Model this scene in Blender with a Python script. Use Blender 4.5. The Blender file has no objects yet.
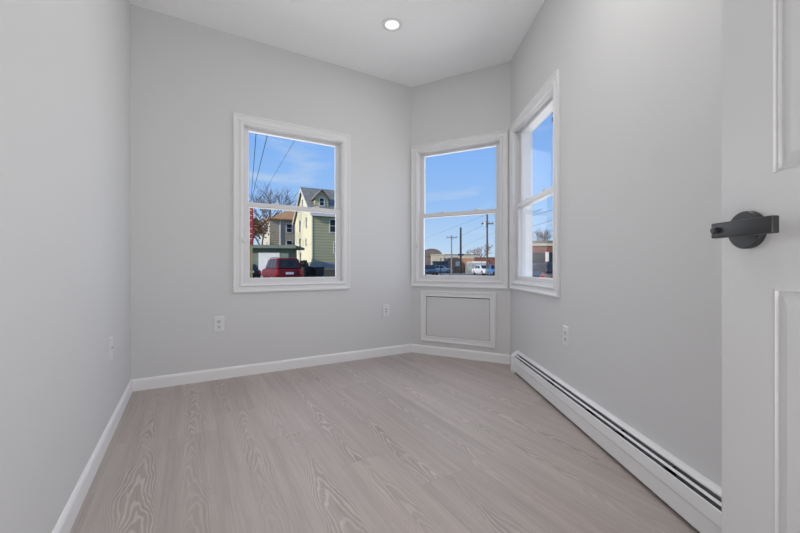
import bpy, bmesh, math, random
from mathutils import Vector, Matrix
PI = math.pi
S = bpy.context.scene
COL = S.collection
F = 360.0          # focal length in pixels of the 800x533 frame
HC = 0.884         # camera height above the floor

# ------------------------------------------------------------------ camera
cam = bpy.data.cameras.new('camera'); cam.sensor_width = 36; cam.lens = 36*F/800.0
cam.clip_start = 0.02; cam.clip_end = 600
co = bpy.data.objects.new('camera', cam); COL.objects.link(co)
co.location = (0, 0, HC); co.rotation_euler = (PI/2, 0, 0)
S.camera = co

# ------------------------------------------------------------------ exposure, sky, sun, area lights
S.view_settings.view_transform = 'Standard'; S.view_settings.look = 'None'
S.view_settings.gamma = 1; S.view_settings.use_curve_mapping = False
S.view_settings.exposure = 0.0
S.cycles.max_bounces = 10; S.cycles.diffuse_bounces = 6; S.cycles.transparent_max_bounces = 16
S.cycles.caustics_reflective = False; S.cycles.caustics_refractive = False

W = bpy.data.worlds.new('sky'); S.world = W; W.use_nodes = True
nt = W.node_tree; nt.nodes.clear()
def wn(t, **k):
    n = nt.nodes.new(t)
    for a, b in k.items(): setattr(n, a, b)
    return n
tc = wn('ShaderNodeTexCoord'); sep = wn('ShaderNodeSeparateXYZ'); nt.links.new(tc.outputs['Generated'], sep.inputs[0])
ramp = wn('ShaderNodeValToRGB'); nt.links.new(sep.outputs['Z'], ramp.inputs[0])
e = ramp.color_ramp.elements
e[0].position = 0.0; e[0].color = (0.70, 0.84, 0.98, 1)
e[1].position = 0.60; e[1].color = (0.17, 0.38, 0.90, 1)
for p, c in ((0.06, (0.56, 0.78, 1.05)), (0.16, (0.38, 0.64, 1.06)), (0.34, (0.255, 0.52, 1.06))):
    q = e.new(p); q.color = (*c, 1)
mp = wn('ShaderNodeMapping'); mp.inputs['Scale'].default_value = (1.6, 1.6, 7.0); mp.inputs['Rotation'].default_value = (0.12, -0.22, 0.3)
nt.links.new(tc.outputs['Generated'], mp.inputs[0])
nz = wn('ShaderNodeTexNoise'); nz.inputs['Scale'].default_value = 1.7; nz.inputs['Detail'].default_value = 6; nz.inputs['Distortion'].default_value = 0.7
nt.links.new(mp.outputs[0], nz.inputs['Vector'])
cr = wn('ShaderNodeValToRGB'); cr.color_ramp.elements[0].position = 0.56; cr.color_ramp.elements[1].position = 0.90
nt.links.new(nz.outputs['Fac'], cr.inputs[0])
mx = wn('ShaderNodeMixRGB'); mx.inputs['Color2'].default_value = (0.80, 0.87, 0.95, 1)
nt.links.new(cr.outputs[0], mx.inputs['Fac']); nt.links.new(ramp.outputs[0], mx.inputs['Color1'])
bg = wn('ShaderNodeBackground'); bg.inputs['Strength'].default_value = 0.86
nt.links.new(mx.outputs[0], bg.inputs['Color']); wo = wn('ShaderNodeOutputWorld'); nt.links.new(bg.outputs[0], wo.inputs[0])

SUN_FROM = Vector((-0.72, -0.60, 0.42))
sl = bpy.data.lights.new('sun', 'SUN'); sl.energy = 3.8; sl.angle = 0.009; sl.color = (1, 0.93, 0.82)
so = bpy.data.objects.new('sun', sl); COL.objects.link(so); so.rotation_euler = SUN_FROM.to_track_quat('Z', 'Y').to_euler()

# lamp and daylight powers
PW1, PW2, PW3, PH, PD0, PD1, PD2 = 33.0, 32.0, 22.0, 17.0, 1.2, 7.5, 2.0
# room corners (plan), camera at the origin looking along +Y
C1 = Vector((-1.905, 2.546)); C2 = Vector((0.117, 3.724)); C3 = Vector((0.9994, 3.259))
LD = Vector((-0.506, 0.8625))               # direction of the left wall, going away
CL = Vector((-0.138, -0.466))               # left wall meets the doorway wall
CR = Vector((1.050, 0.208))                 # right wall meets the doorway wall
HGT = 2.74
def ang(d): return math.atan2(d.y, d.x)
def area_light(name, x, y, z, sx, sy, power, rot, color=(1, 1, 1), shape='RECTANGLE'):
    l = bpy.data.lights.new(name, 'AREA'); l.shape = shape; l.size = sx; l.energy = power; l.color = color
    if shape == 'RECTANGLE': l.size_y = sy
    o = bpy.data.objects.new(name, l); COL.objects.link(o); o.location = (x, y, z); o.rotation_euler = rot
    return o
def window_light(A, B, s, power):
    d = (B-A).normalized(); out = Vector((-d.y, d.x)); p = A + d*s + out*0.85
    area_light('daylight', p.x, p.y, 1.40, 2.0, 2.3, power, (PI/2, 0, ang(d)+PI), (1.0, 0.99, 0.98))
window_light(C1, C2, 1.163, PW1)
window_light(C2, C3, 0.498, PW2)
window_light(C3, CR, 0.52, PW3)
# added fill lamp, unseen, behind the open doorway, tilted up to lift the ceiling
fd = (CR-CL).normalized()
hp = CL + fd*0.50 + Vector((fd.y, -fd.x))*0.35
area_light('hall_fill', hp.x, hp.y, 0.80, 0.72, 1.3, PH, (PI/2 + 0.75, 0, ang(fd)), (1, 0.985, 0.97))

# ------------------------------------------------------------------ materials
def mat(name, col, rough=0.5, metal=0.0, spec=0.5, bump=None, emit=None, var=None):
    m = bpy.data.materials.new(name); m.use_nodes = True; n = m.node_tree; b = n.nodes['Principled BSDF']
    b.inputs['Base Color'].default_value = (*col, 1); b.inputs['Roughness'].default_value = rough
    b.inputs['Metallic'].default_value = metal; b.inputs['Specular IOR Level'].default_value = spec
    if emit: b.inputs['Emission Color'].default_value = (*emit[0], 1); b.inputs['Emission Strength'].default_value = emit[1]
    t = n.nodes.new('ShaderNodeTexCoord')
    if bump:
        s = n.nodes.new('ShaderNodeTexNoise'); s.inputs['Scale'].default_value = bump[0]; s.inputs['Detail'].default_value = 3
        n.links.new(t.outputs['Object'], s.inputs['Vector'])
        bp = n.nodes.new('ShaderNodeBump'); bp.inputs['Strength'].default_value = bump[1]; bp.inputs['Distance'].default_value = 0.002
        n.links.new(s.outputs['Fac'], bp.inputs['Height']); n.links.new(bp.outputs[0], b.inputs['Normal'])
    if var:   # (scale, other colour, fraction)
        s = n.nodes.new('ShaderNodeTexNoise'); s.inputs['Scale'].default_value = var[0]; s.inputs['Detail'].default_value = 5
        n.links.new(t.outputs['Object'], s.inputs['Vector'])
        r = n.nodes.new('ShaderNodeValToRGB'); r.color_ramp.elements[0].position = 0.35; r.color_ramp.elements[1].position = 0.65
        r.color_ramp.elements[0].color = (*col, 1); r.color_ramp.elements[1].color = (*var[1], 1)
        n.links.new(s.outputs['Fac'], r.inputs[0]); n.links.new(r.outputs[0], b.inputs['Base Color'])
    return m
def siding(name, col, dark, pitch=0.22):
    m = mat(name, col, 0.7); n = m.node_tree; b = n.nodes['Principled BSDF']
    t = n.nodes.new('ShaderNodeTexCoord'); sp = n.nodes.new('ShaderNodeSeparateXYZ'); n.links.new(t.outputs['Object'], sp.inputs[0])
    a = n.nodes.new('ShaderNodeMath'); a.operation = 'DIVIDE'; a.inputs[1].default_value = pitch; n.links.new(sp.outputs['Z'], a.inputs[0])
    f = n.nodes.new('ShaderNodeMath'); f.operation = 'FRACT'; n.links.new(a.outputs[0], f.inputs[0])
    r = n.nodes.new('ShaderNodeValToRGB'); r.color_ramp.elements[0].position = 0.0; r.color_ramp.elements[1].position = 0.3
    r.color_ramp.elements[0].color = (*dark, 1); r.color_ramp.elements[1].color = (*col, 1)
    n.links.new(f.outputs[0], r.inputs[0]); n.links.new(r.outputs[0], b.inputs['Base Color'])
    return m
def brick(name, c1, c2, mort, scale=4.0):
    m = mat(name, c1, 0.85); n = m.node_tree; b = n.nodes['Principled BSDF']
    t = n.nodes.new('ShaderNodeTexCoord'); mpn = n.nodes.new('ShaderNodeMapping'); mpn.inputs['Rotation'].default_value = (PI/2, 0, 0)
    n.links.new(t.outputs['Object'], mpn.inputs[0]); k = n.nodes.new('ShaderNodeTexBrick')
    k.inputs['Color1'].default_value = (*c1, 1); k.inputs['Color2'].default_value = (*c2, 1); k.inputs['Mortar'].default_value = (*mort, 1)
    k.inputs['Scale'].default_value = scale; k.inputs['Mortar Size'].default_value = 0.012
    n.links.new(mpn.outputs[0], k.inputs['Vector']); n.links.new(k.outputs['Color'], b.inputs['Base Color'])
    return m
M = dict(
    wall=mat('wall_paint', (0.69, 0.69, 0.692), 0.62, spec=0.3, bump=(180, 0.06)),
    ceil=mat('ceiling_paint', (0.94, 0.94, 0.94), 0.8, spec=0.2, bump=(150, 0.05)),
    basepaint=mat('baseboard_paint', (0.87, 0.87, 0.875), 0.4, bump=(60, 0.02)),
    trim=mat('trim_paint', (0.80, 0.80, 0.805), 0.35, bump=(60, 0.02)),
    vinyl=mat('white_vinyl', (0.74, 0.74, 0.745), 0.38, bump=(40, 0.02)),
    heater=mat('heater_enamel', (0.85, 0.855, 0.86), 0.32, bump=(30, 0.02)),
    steel=mat('galvanized_steel', (0.42, 0.42, 0.43), 0.5, 0.3, var=(60, (0.36, 0.36, 0.37))),
    slotdark=mat('dark_recess', (0.035, 0.035, 0.038), 0.7, bump=(50, 0.1)),
    black=mat('matte_black_metal', (0.042, 0.042, 0.045), 0.38, 0.4, bump=(300, 0.03)),
    chrome=mat('brushed_chrome', (0.6, 0.6, 0.6), 0.25, 1.0, bump=(200, 0.02)),
    plate=mat('white_plastic', (0.77, 0.77, 0.775), 0.3, bump=(30, 0.01)),
    lens=mat('frosted_lens', (0.9, 0.9, 0.9), 0.5, emit=((1, 0.995, 0.985), 0.65), bump=(30, 0.01)),
    lightring=mat('white_light_trim', (0.80, 0.80, 0.80), 0.5, bump=(30, 0.01)),
    asphalt=mat('asphalt', (0.19, 0.17, 0.145), 0.95, spec=0.2, var=(0.35, (0.235, 0.21, 0.18))),
    grass=mat('lawn', (0.10, 0.11, 0.05), 0.95, var=(1.2, (0.15, 0.13, 0.07))),
    stone=mat('retaining_stone', (0.045, 0.045, 0.042), 0.9, var=(2.2, (0.03, 0.032, 0.03))),
    bark=mat('bark', (0.10, 0.075, 0.06), 0.95, var=(5, (0.16, 0.12, 0.10))),
    barkred=mat('reddish_bark', (0.22, 0.13, 0.09), 0.95, var=(5, (0.30, 0.20, 0.14))),
    dryleaf=mat('dry_leaves', (0.16, 0.09, 0.05), 0.9, var=(4, (0.24, 0.15, 0.08))),
    shrub=mat('dark_shrub_leaf', (0.035, 0.045, 0.02), 0.9, var=(4, (0.06, 0.06, 0.03))),
    yellow=siding('pale_yellow_siding', (0.82, 0.77, 0.53), (0.72, 0.66, 0.44)),
    green=siding('sage_green_siding', (0.50, 0.47, 0.27), (0.27, 0.26, 0.15), 0.42),
    cream=siding('cream_siding', (0.66, 0.60, 0.48), (0.50, 0.45, 0.36)),
    taupe=siding('grey_taupe_siding', (0.52, 0.44, 0.31), (0.28, 0.235, 0.17), 0.40),
    shingle=mat('grey_shingle', (0.26, 0.25, 0.22), 0.9, var=(1.6, (0.18, 0.17, 0.155))),
    brownroof=mat('brown_shingle', (0.56, 0.29, 0.13), 0.9, var=(1.3, (0.46, 0.24, 0.11))),
    whitetrim=mat('exterior_white', (0.80, 0.79, 0.76), 0.6, var=(3, (0.72, 0.71, 0.69))),
    concrete=mat('concrete', (0.42, 0.41, 0.39), 0.9, var=(1.1, (0.33, 0.32, 0.31))),
    winglass=mat('dark_window_glass', (0.016, 0.018, 0.022), 0.3, spec=0.25, var=(2, (0.03, 0.035, 0.04))),
    greenpaint=mat('dull_green_paint', (0.20, 0.24, 0.18), 0.8, var=(1.5, (0.16, 0.19, 0.15))),
    redcar=mat('red_car_paint', (0.17, 0.007, 0.010), 0.4, spec=0.3, var=(1.0, (0.14, 0.006, 0.009))),
    blackcar=mat('black_car_paint', (0.012, 0.013, 0.016), 0.3, 0.2, var=(1, (0.016, 0.017, 0.02))),
    bluecar=mat('navy_car_paint', (0.03, 0.05, 0.10), 0.25, 0.2, var=(1, (0.035, 0.055, 0.11))),
    skycar=mat('blue_car_paint', (0.10, 0.22, 0.42), 0.3, 0.2, var=(1, (0.11, 0.23, 0.43))),
    whitecar=mat('white_car_paint', (0.72, 0.73, 0.75), 0.3, var=(1, (0.68, 0.69, 0.71))),
    rubber=mat('tyre_rubber', (0.018, 0.018, 0.018), 0.85, bump=(20, 0.1)),
    redlamp=mat('red_lamp', (0.5, 0.02, 0.015), 0.25, bump=(20, 0.05)),
    binblack=mat('bin_plastic', (0.015, 0.016, 0.016), 0.6, bump=(20, 0.1)),
    redsign=mat('red_sign_panel', (0.52, 0.045, 0.04), 0.5, var=(2, (0.46, 0.04, 0.035))),
    wood=mat('yellowed_wood', (0.42, 0.32, 0.14), 0.8, var=(3, (0.32, 0.24, 0.11))),
    polewood=mat('pole_wood', (0.11, 0.08, 0.065), 0.9, var=(3, (0.17, 0.11, 0.08))),
    wire=mat('black_cable', (0.02, 0.02, 0.022), 0.7, bump=(20, 0.1)),
    orange=brick('orange_brick', (0.52, 0.25, 0.13), (0.45, 0.20, 0.10), (0.45, 0.32, 0.22), 1.2),
    redbrick=brick('red_brick', (0.26, 0.09, 0.06), (0.20, 0.07, 0.05), (0.25, 0.17, 0.14), 1.8),
    tan=mat('tan_stucco', (0.58, 0.50, 0.38), 0.9, var=(0.8, (0.50, 0.44, 0.34))),
    greyblock=mat('grey_block', (0.22, 0.22, 0.22), 0.9, var=(0.8, (0.30, 0.30, 0.29))),
    umber=mat('umber_roofing', (0.14, 0.12, 0.11), 0.9, var=(0.8, (0.20, 0.17, 0.15))),
    fence=siding('grey_green_fence', (0.30, 0.33, 0.30), (0.30, 0.33, 0.30)),
)
# clear glass: thin pane, see-through with a faint mirror
g = bpy.data.materials.new('window_glass'); g.use_nodes = True; n = g.node_tree; n.nodes.clear()
out = n.nodes.new('ShaderNodeOutputMaterial'); mix = n.nodes.new('ShaderNodeMixShader'); tr = n.nodes.new('ShaderNodeBsdfTransparent'); gl = n.nodes.new('ShaderNodeBsdfGlossy')
lw = n.nodes.new('ShaderNodeLayerWeight'); lw.inputs['Blend'].default_value = 0.5; pw_ = n.nodes.new('ShaderNodeMath'); pw_.operation = 'POWER'; pw_.inputs[1].default_value = 6
fr = n.nodes.new('ShaderNodeMath'); fr.operation = 'MULTIPLY_ADD'; fr.inputs[1].default_value = 0.5; fr.inputs[2].default_value = 0.001
n.links.new(lw.outputs['Facing'], pw_.inputs[0]); n.links.new(pw_.outputs[0], fr.inputs[0]); gl.inputs['Roughness'].default_value = 0.0
tr.inputs[0].default_value = (0.985, 0.99, 0.99, 1)
n.links.new(fr.outputs[0], mix.inputs[0]); n.links.new(tr.outputs[0], mix.inputs[1]); n.links.new(gl.outputs[0], mix.inputs[2]); n.links.new(mix.outputs[0], out.inputs[0])
M['glass'] = g

# laminate planks, running parallel to the left wall
def floor_material(pw=0.225, plen=1.25):
    m = bpy.data.materials.new('laminate_planks'); m.use_nodes = True; n = m.node_tree; b = n.nodes['Principled BSDF']; L = n.links
    def mth(op, a, bb=None, c=None):
        x = n.nodes.new('ShaderNodeMath'); x.operation = op
        for i, v in enumerate((a, bb, c)):
            if v is None: continue
            if isinstance(v, (int, float)): x.inputs[i].default_value = v
            else: L.new(v, x.inputs[i])
        return x.outputs[0]
    def comb(x, y, z=0):
        c = n.nodes.new('ShaderNodeCombineXYZ')
        for i, v in enumerate((x, y, z)):
            if isinstance(v, (int, float)): c.inputs[i].default_value = v
            else: L.new(v, c.inputs[i])
        return c.outputs[0]
    def white(v, dim='3D'):
        w = n.nodes.new('ShaderNodeTexWhiteNoise'); w.noise_dimensions = dim
        L.new(v, w.inputs['Vector' if dim == '3D' else 'W']); return w.outputs['Value']
    def noise(v, sc, det=3, rough=0.5, dist=0.0):
        w = n.nodes.new('ShaderNodeTexNoise'); w.inputs['Scale'].default_value = sc; w.inputs['Detail'].default_value = det
        w.inputs['Roughness'].default_value = rough; w.inputs['Distortion'].default_value = dist; L.new(v, w.inputs['Vector']); return w.outputs['Fac']
    def maprange(v, a, bb, c, d):
        w = n.nodes.new('ShaderNodeMapRange'); w.interpolation_type = 'SMOOTHSTEP'; L.new(v, w.inputs[0])
        for i, q in enumerate((a, bb, c, d)): w.inputs[i+1].default_value = q
        return w.outputs[0]
    t = n.nodes.new('ShaderNodeTexCoord'); rot = n.nodes.new('ShaderNodeMapping'); rot.vector_type = 'POINT'
    rot.inputs['Rotation'].default_value = (0, 0, -(ang(LD)-PI/2)); L.new(t.outputs['Object'], rot.inputs[0])
    sp = n.nodes.new('ShaderNodeSeparateXYZ'); L.new(rot.outputs[0], sp.inputs[0]); X = mth('ADD', sp.outputs['X'], 0.09); Y = sp.outputs['Y']
    xr = mth('DIVIDE', X, pw); row = mth('FLOOR', xr); fx = mth('FRACT', xr)
    rr = white(row, '1D'); yy = mth('ADD', mth('DIVIDE', Y, plen), mth('MULTIPLY', rr, 7.3)); cy = mth('FLOOR', yy); fy = mth('FRACT', yy)
    pid = white(comb(row, cy, 1.0)); pid2 = white(comb(row, cy, 7.0)); pid3 = white(comb(row, cy, 3.0))
    # centre of the cathedral wanders across the plank
    u = mth('SUBTRACT', fx, mth('ADD', 0.5, mth('MULTIPLY', mth('SUBTRACT', pid2, 0.5), 0.3)))
    pofs = mth('MULTIPLY', pid, 37.0)
    wob = noise(comb(mth('ADD', mth('MULTIPLY', X, 2.2), pofs), mth('MULTIPLY', Y, 1.6), pofs), 1.5, 2)
    u = mth('ADD', u, mth('MULTIPLY', mth('SUBTRACT', wob, 0.5), 0.55))
    wob2 = noise(comb(mth('ADD', mth('MULTIPLY', X, 18.0), pofs), mth('MULTIPLY', Y, 3.2), pofs), 1.0, 3, 0.5)
    ph = mth('ADD', mth('MULTIPLY', mth('POWER', mth('ABSOLUTE', mth('MULTIPLY', u, 2.0)), 1.6), 7.5), mth('MULTIPLY', Y, 5.2))
    ph = mth('ADD', ph, mth('MULTIPLY', wob2, 2.5))
    ring = mth('SINE', mth('MULTIPLY', ph, 2*PI*1.6))
    ring = maprange(ring, -0.2, 1.0, 0.0, 1.0)
    figure = maprange(mth('ABSOLUTE', u), 0.14, 0.42, 1.0, 0.12)
    patch = maprange(noise(comb(mth('MULTIPLY', X, 3.0), mth('MULTIPLY', Y, 1.3), pofs), 1.6, 2), 0.36, 0.62, 0.25, 1.0)
    amount = mth('MULTIPLY', mth('MULTIPLY', figure, patch), maprange(pid3, 0.1, 0.5, 0.35, 1.0))
    fine = noise(comb(mth('MULTIPLY', X, 130.0), mth('MULTIPLY', Y, 5.0), pofs), 1.0, 4, 0.65)
    streak = noise(comb(mth('MULTIPLY', X, 26.0), mth('MULTIPLY', Y, 1.2), pofs), 1.0, 3, 0.55)
    val = mth('ADD', mth('MULTIPLY', mth('SUBTRACT', ring, 0.35), mth('MULTIPLY', amount, 0.34)), mth('MULTIPLY', mth('SUBTRACT', fine, 0.5), 0.34))
    val = mth('ADD', val, mth('MULTIPLY', mth('SUBTRACT', streak, 0.5), 0.46))
    val = mth('ADD', val, mth('MULTIPLY', mth('SUBTRACT', pid, 0.5), 0.12))
    val = mth('ADD', val, 1.0)
    # joints
    ex = mth('MINIMUM', fx, mth('SUBTRACT', 1.0, fx)); ey = mth('MINIMUM', fy, mth('SUBTRACT', 1.0, fy))
    jx = maprange(ex, 0.0, 0.008, 0.86, 1.0); jy = maprange(ey, 0.0, 0.0016, 0.86, 1.0); j = mth('MULTIPLY', jx, jy)
    val = mth('MULTIPLY', val, j)
    c1 = n.nodes.new('ShaderNodeMixRGB'); c1.inputs[1].default_value = (0.462, 0.396, 0.370, 1); c1.inputs[2].default_value = (0.455, 0.406, 0.376, 1); L.new(pid2, c1.inputs[0])
    mul = n.nodes.new('ShaderNodeMixRGB'); mul.blend_type = 'MULTIPLY'; mul.inputs[0].default_value = 1; L.new(c1.outputs[0], mul.inputs[1])
    cc = n.nodes.new('ShaderNodeCombineColor'); [L.new(val, cc.inputs[i]) for i in range(3)]; L.new(cc.outputs[0], mul.inputs[2])
    L.new(mul.outputs[0], b.inputs['Base Color']); b.inputs['Roughness'].default_value = 0.48; b.inputs['Specular IOR Level'].default_value = 0.35
    bp = n.nodes.new('ShaderNodeBump'); bp.inputs['Strength'].default_value = 0.12; bp.inputs['Distance'].default_value = 0.001
    L.new(mth('MULTIPLY', val, j), bp.inputs['Height']); L.new(bp.outputs[0], b.inputs['Normal'])
    return m
M['floor'] = floor_material()

# ------------------------------------------------------------------ helpers
def obj(name, bm, m, parent=None, smooth=False, recalc=True):
    if recalc: bmesh.ops.recalc_face_normals(bm, faces=bm.faces)
    me = bpy.data.meshes.new(name); bm.to_mesh(me); bm.free()
    for q in (m if isinstance(m, (list, tuple)) else [m]): me.materials.append(M[q])
    if smooth:
        for p in me.polygons: p.use_smooth = True
    o = bpy.data.objects.new(name, me); COL.objects.link(o)
    if parent: o.parent = parent
    return o
def smooth_by_angle(o, deg=35):
    me = o.data; bm = bmesh.new(); bm.from_mesh(me)
    for f in bm.faces: f.smooth = True
    for e in bm.edges:
        if len(e.link_faces) == 2 and e.calc_face_angle(0) > math.radians(deg): e.smooth = False
    bm.to_mesh(me); bm.free(); return o
def empty(name, loc=(0, 0, 0), rz=0.0):
    o = bpy.data.objects.new(name, None); COL.objects.link(o); o.location = loc; o.rotation_euler = (0, 0, rz); o.empty_display_size = 0.2; return o
GROUPS = {'power_outlet': 'wall plates low on the walls', 'cable_jack': 'wall plates low on the walls', 'recessed_light': 'recessed ceiling lights', 'power_line': 'overhead cables',
    'bare_tree': 'leafless trees outside', 'utility_pole': 'utility poles outside', 'trash_bin': 'black trash bins', 'sedan': 'parked cars', 'suv': 'parked cars'}
def tag(o, label, cat=None, group=None, kind=None):
    group = group or GROUPS.get(o.name.split('.')[0])
    if label: o['label'] = label
    if cat: o['category'] = cat
    if group: o['group'] = group
    if kind: o['kind'] = kind
    return o
def structure(o, label, cat):
    return tag(o, label, cat, kind='structure')
def box(bm, x0, x1, y0, y1, z0, z1, bev=0.0, seg=1, mi=0):
    vs = [bm.verts.new(p) for p in ((x0,y0,z0),(x1,y0,z0),(x1,y1,z0),(x0,y1,z0),(x0,y0,z1),(x1,y0,z1),(x1,y1,z1),(x0,y1,z1))]
    fs = [bm.faces.new([vs[i] for i in q]) for q in ((3,2,1,0),(4,5,6,7),(0,1,5,4),(1,2,6,5),(2,3,7,6),(3,0,4,7))]
    for f in fs: f.material_index = mi
    if bev > 0:
        es = list({e for f in fs for e in f.edges})
        bmesh.ops.bevel(bm, geom=es, offset=bev, segments=seg, affect='EDGES', profile=0.5)
    return vs
def rings(bm, x0, x1, z0, z1, prof, closed=False, mi=0):
    """mitred rectangular frame in the local XZ plane; prof = (inset, y) points"""
    R = []
    for d, y in prof:
        if isinstance(d, tuple): l, r, b, t = d
        else: l = r = b = t = d
        R.append([bm.verts.new(p) for p in ((x0+l, y, z0+b), (x1-r, y, z0+b), (x1-r, y, z1-t), (x0+l, y, z1-t))])
    pairs = list(zip(R, R[1:])) + ([(R[-1], R[0])] if closed else [])
    for a, b in pairs:
        for i in range(4):
            f = bm.faces.new((a[i], a[(i+1) % 4], b[(i+1) % 4], b[i])); f.material_index = mi
    return R
def prism(bm, poly, z0, z1, mi=0):
    a = [bm.verts.new((p[0], p[1], z0)) for p in poly]; b = [bm.verts.new((p[0], p[1], z1)) for p in poly]
    n = len(poly); fs = [bm.faces.new(a[::-1]), bm.faces.new(b)]
    for i in range(n): fs.append(bm.faces.new((a[i], a[(i+1) % n], b[(i+1) % n], b[i])))
    for f in fs: f.material_index = mi
def extrude_x(bm, prof, x0, x1, mi=0):
    """prof = closed (y,z) outline, extruded along local X"""
    a = [bm.verts.new((x0, y, z)) for y, z in prof]; b = [bm.verts.new((x1, y, z)) for y, z in prof]
    n = len(prof); fs = [bm.faces.new(a), bm.faces.new(b[::-1])]
    for i in range(n): fs.append(bm.faces.new((a[i], b[i], b[(i+1) % n], a[(i+1) % n])))
    for f in fs: f.material_index = mi
def tube(bm, p0, p1, r0, r1, n=8, caps=True):
    p0 = Vector(p0); p1 = Vector(p1); d = (p1-p0).normalized(); up = Vector((0, 0, 1)) if abs(d.z) < 0.9 else Vector((1, 0, 0))
    a = d.cross(up).normalized(); b = d.cross(a)
    A = [bm.verts.new(p0 + (a*math.cos(2*PI*i/n) + b*math.sin(2*PI*i/n))*r0) for i in range(n)]
    B = [bm.verts.new(p1 + (a*math.cos(2*PI*i/n) + b*math.sin(2*PI*i/n))*r1) for i in range(n)]
    for i in range(n): bm.faces.new((A[i], A[(i+1) % n], B[(i+1) % n], B[i]))
    if caps: bm.faces.new(A[::-1]); bm.faces.new(B)
def lathe(bm, prof, n=32, axis='Z', c=(0, 0, 0)):
    """prof = (r, h) along the axis; ends with r 0 are closed"""
    c = Vector(c)
    def P(r, h, t):
        x, y = r*math.cos(t), r*math.sin(t)
        return c + (Vector((x, y, h)) if axis == 'Z' else Vector((x, h, y)) if axis == 'Y' else Vector((h, x, y)))
    R = []
    for r, h in prof:
        R.append([bm.verts.new(P(0, h, 0))] if r == 0 else [bm.verts.new(P(r, h, 2*PI*i/n)) for i in range(n)])
    for a, b in zip(R, R[1:]):
        for i in range(n):
            j = (i+1) % n
            if len(a) == 1 and len(b) == 1: continue
            if len(a) == 1: bm.faces.new((a[0], b[i], b[j]))
            elif len(b) == 1: bm.faces.new((a[i], a[j], b[0]))
            else: bm.faces.new((a[i], a[j], b[j], b[i]))
def at(px, Z): return (px-400.0)/F*Z
def zat(py, Z): return HC + (266.0-py)/F*Z

# ------------------------------------------------------------------ room shell
TH = 0.16
def wall(name, A, B, label, hole=None, pre=0.0, post=0.0, z0=-0.33, z1=2.92):
    d = B-A; L = d.length
    r = empty(name, (A.x, A.y, 0), ang(d)) if False else None
    xs = [-pre, L+post]; zs = [z0, z1]
    if hole: xs = [-pre, hole[0], hole[1], L+post]; zs = [z0, hole[2], hole[3], z1]
    bm = bmesh.new(); V = {}
    for i, x in enumerate(xs):
        for k, z in enumerate(zs):
            for j, y in enumerate((0, TH)): V[i, j, k] = bm.verts.new((x, y, z))
    nx, nz_ = len(xs)-1, len(zs)-1
    solid = lambda i, k: 0 <= i < nx and 0 <= k < nz_ and not (hole and i == 1 and k == 1)
    for i in range(nx):
        for k in range(nz_):
            if not solid(i, k): continue
            for j in (0, 1): bm.faces.new((V[i,j,k], V[i+1,j,k], V[i+1,j,k+1], V[i,j,k+1]))
            if not solid(i-1, k): bm.faces.new((V[i,0,k], V[i,1,k], V[i,1,k+1], V[i,0,k+1]))
            if not solid(i+1, k): bm.faces.new((V[i+1,0,k], V[i+1,1,k], V[i+1,1,k+1], V[i+1,0,k+1]))
            if not solid(i, k-1): bm.faces.new((V[i,0,k], V[i+1,0,k], V[i+1,1,k], V[i,1,k]))
            if not solid(i, k+1): bm.faces.new((V[i,0,k+1], V[i+1,0,k+1], V[i+1,1,k+1], V[i,1,k+1]))
    o = obj(name, bm, 'wall'); o.location = (A.x, A.y, 0); o.rotation_euler = (0, 0, ang(d))
    return structure(o, label, 'wall')
WZ0, WH = 0.675, 1.44
INS = 0.0745
win = {1: (C1, C2, 0.660, 0.997, 0.673, 1.44), 2: (C2, C3, 0.006, 0.974, 0.680, 1.44), 3: (C3, CR, 0.030, 0.945, 0.686, 1.455)}
def hole(k): A, B, s, w, z, H = win[k]; return (s+INS, s+w-INS, z+INS, z+H-INS)
wall('wall_left', CL, C1, 'plain light grey wall on the left', post=0.1)
wall('wall_back', C1, C2, 'light grey back wall with one window', hole(1), pre=0.1, post=0.06)
wall('wall_angled', C2, C3, 'short angled wall between the back wall and right wall', hole(2), pre=0.0, post=0.06)
wall('wall_right', C3, CR, 'long light grey wall on the right above the heater', hole(3), pre=0.0, post=0.1)
# doorway wall behind the camera (inside face towards the room): runs from CR to CL
FL = (CL-CR).length
hs = (CR - Vector((0.622, -0.02))).length
wall('wall_front', CR, CL, 'doorway wall behind the viewer', (hs-0.01, hs+0.77, -0.2, 2.05), pre=0.1, post=0.1)
# hall behind the doorway
perp = Vector((fd.y, -fd.x)); HL = CL - fd*0.8 + perp*TH; HR = CR + fd*0.8 + perp*TH; HL2 = HL + perp*1.3; HR2 = HR + perp*1.3
wall('wall_hall_back', HR2, HL2, 'far wall of the hall behind the doorway')
wall('wall_hall_left', HL2, HL - perp*0.0, 'end wall of the hall')
wall('wall_hall_right', HR, HR2, 'other end wall of the hall')
poly = [C1 + LD*0.1 + Vector((-.07, 0)), C2 + Vector((0, 0.1)), C3 + Vector((0.1, 0.05)), CR + Vector((0.12, 0)), HR + fd*0.1, HR2 + fd*0.1 + perp*0.1, HL2 - fd*0.1 + perp*0.1, HL - fd*0.1, CL - fd*0.12]
bm = bmesh.new(); prism(bm, poly, -0.16, 0.0); structure(obj('floor', bm, 'floor'), 'grey brown wood plank floor', 'floor')
bm = bmesh.new(); prism(bm, poly, HGT, HGT+0.15); structure(obj('ceiling', bm, 'ceil'), 'smooth white ceiling', 'ceiling')

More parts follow.
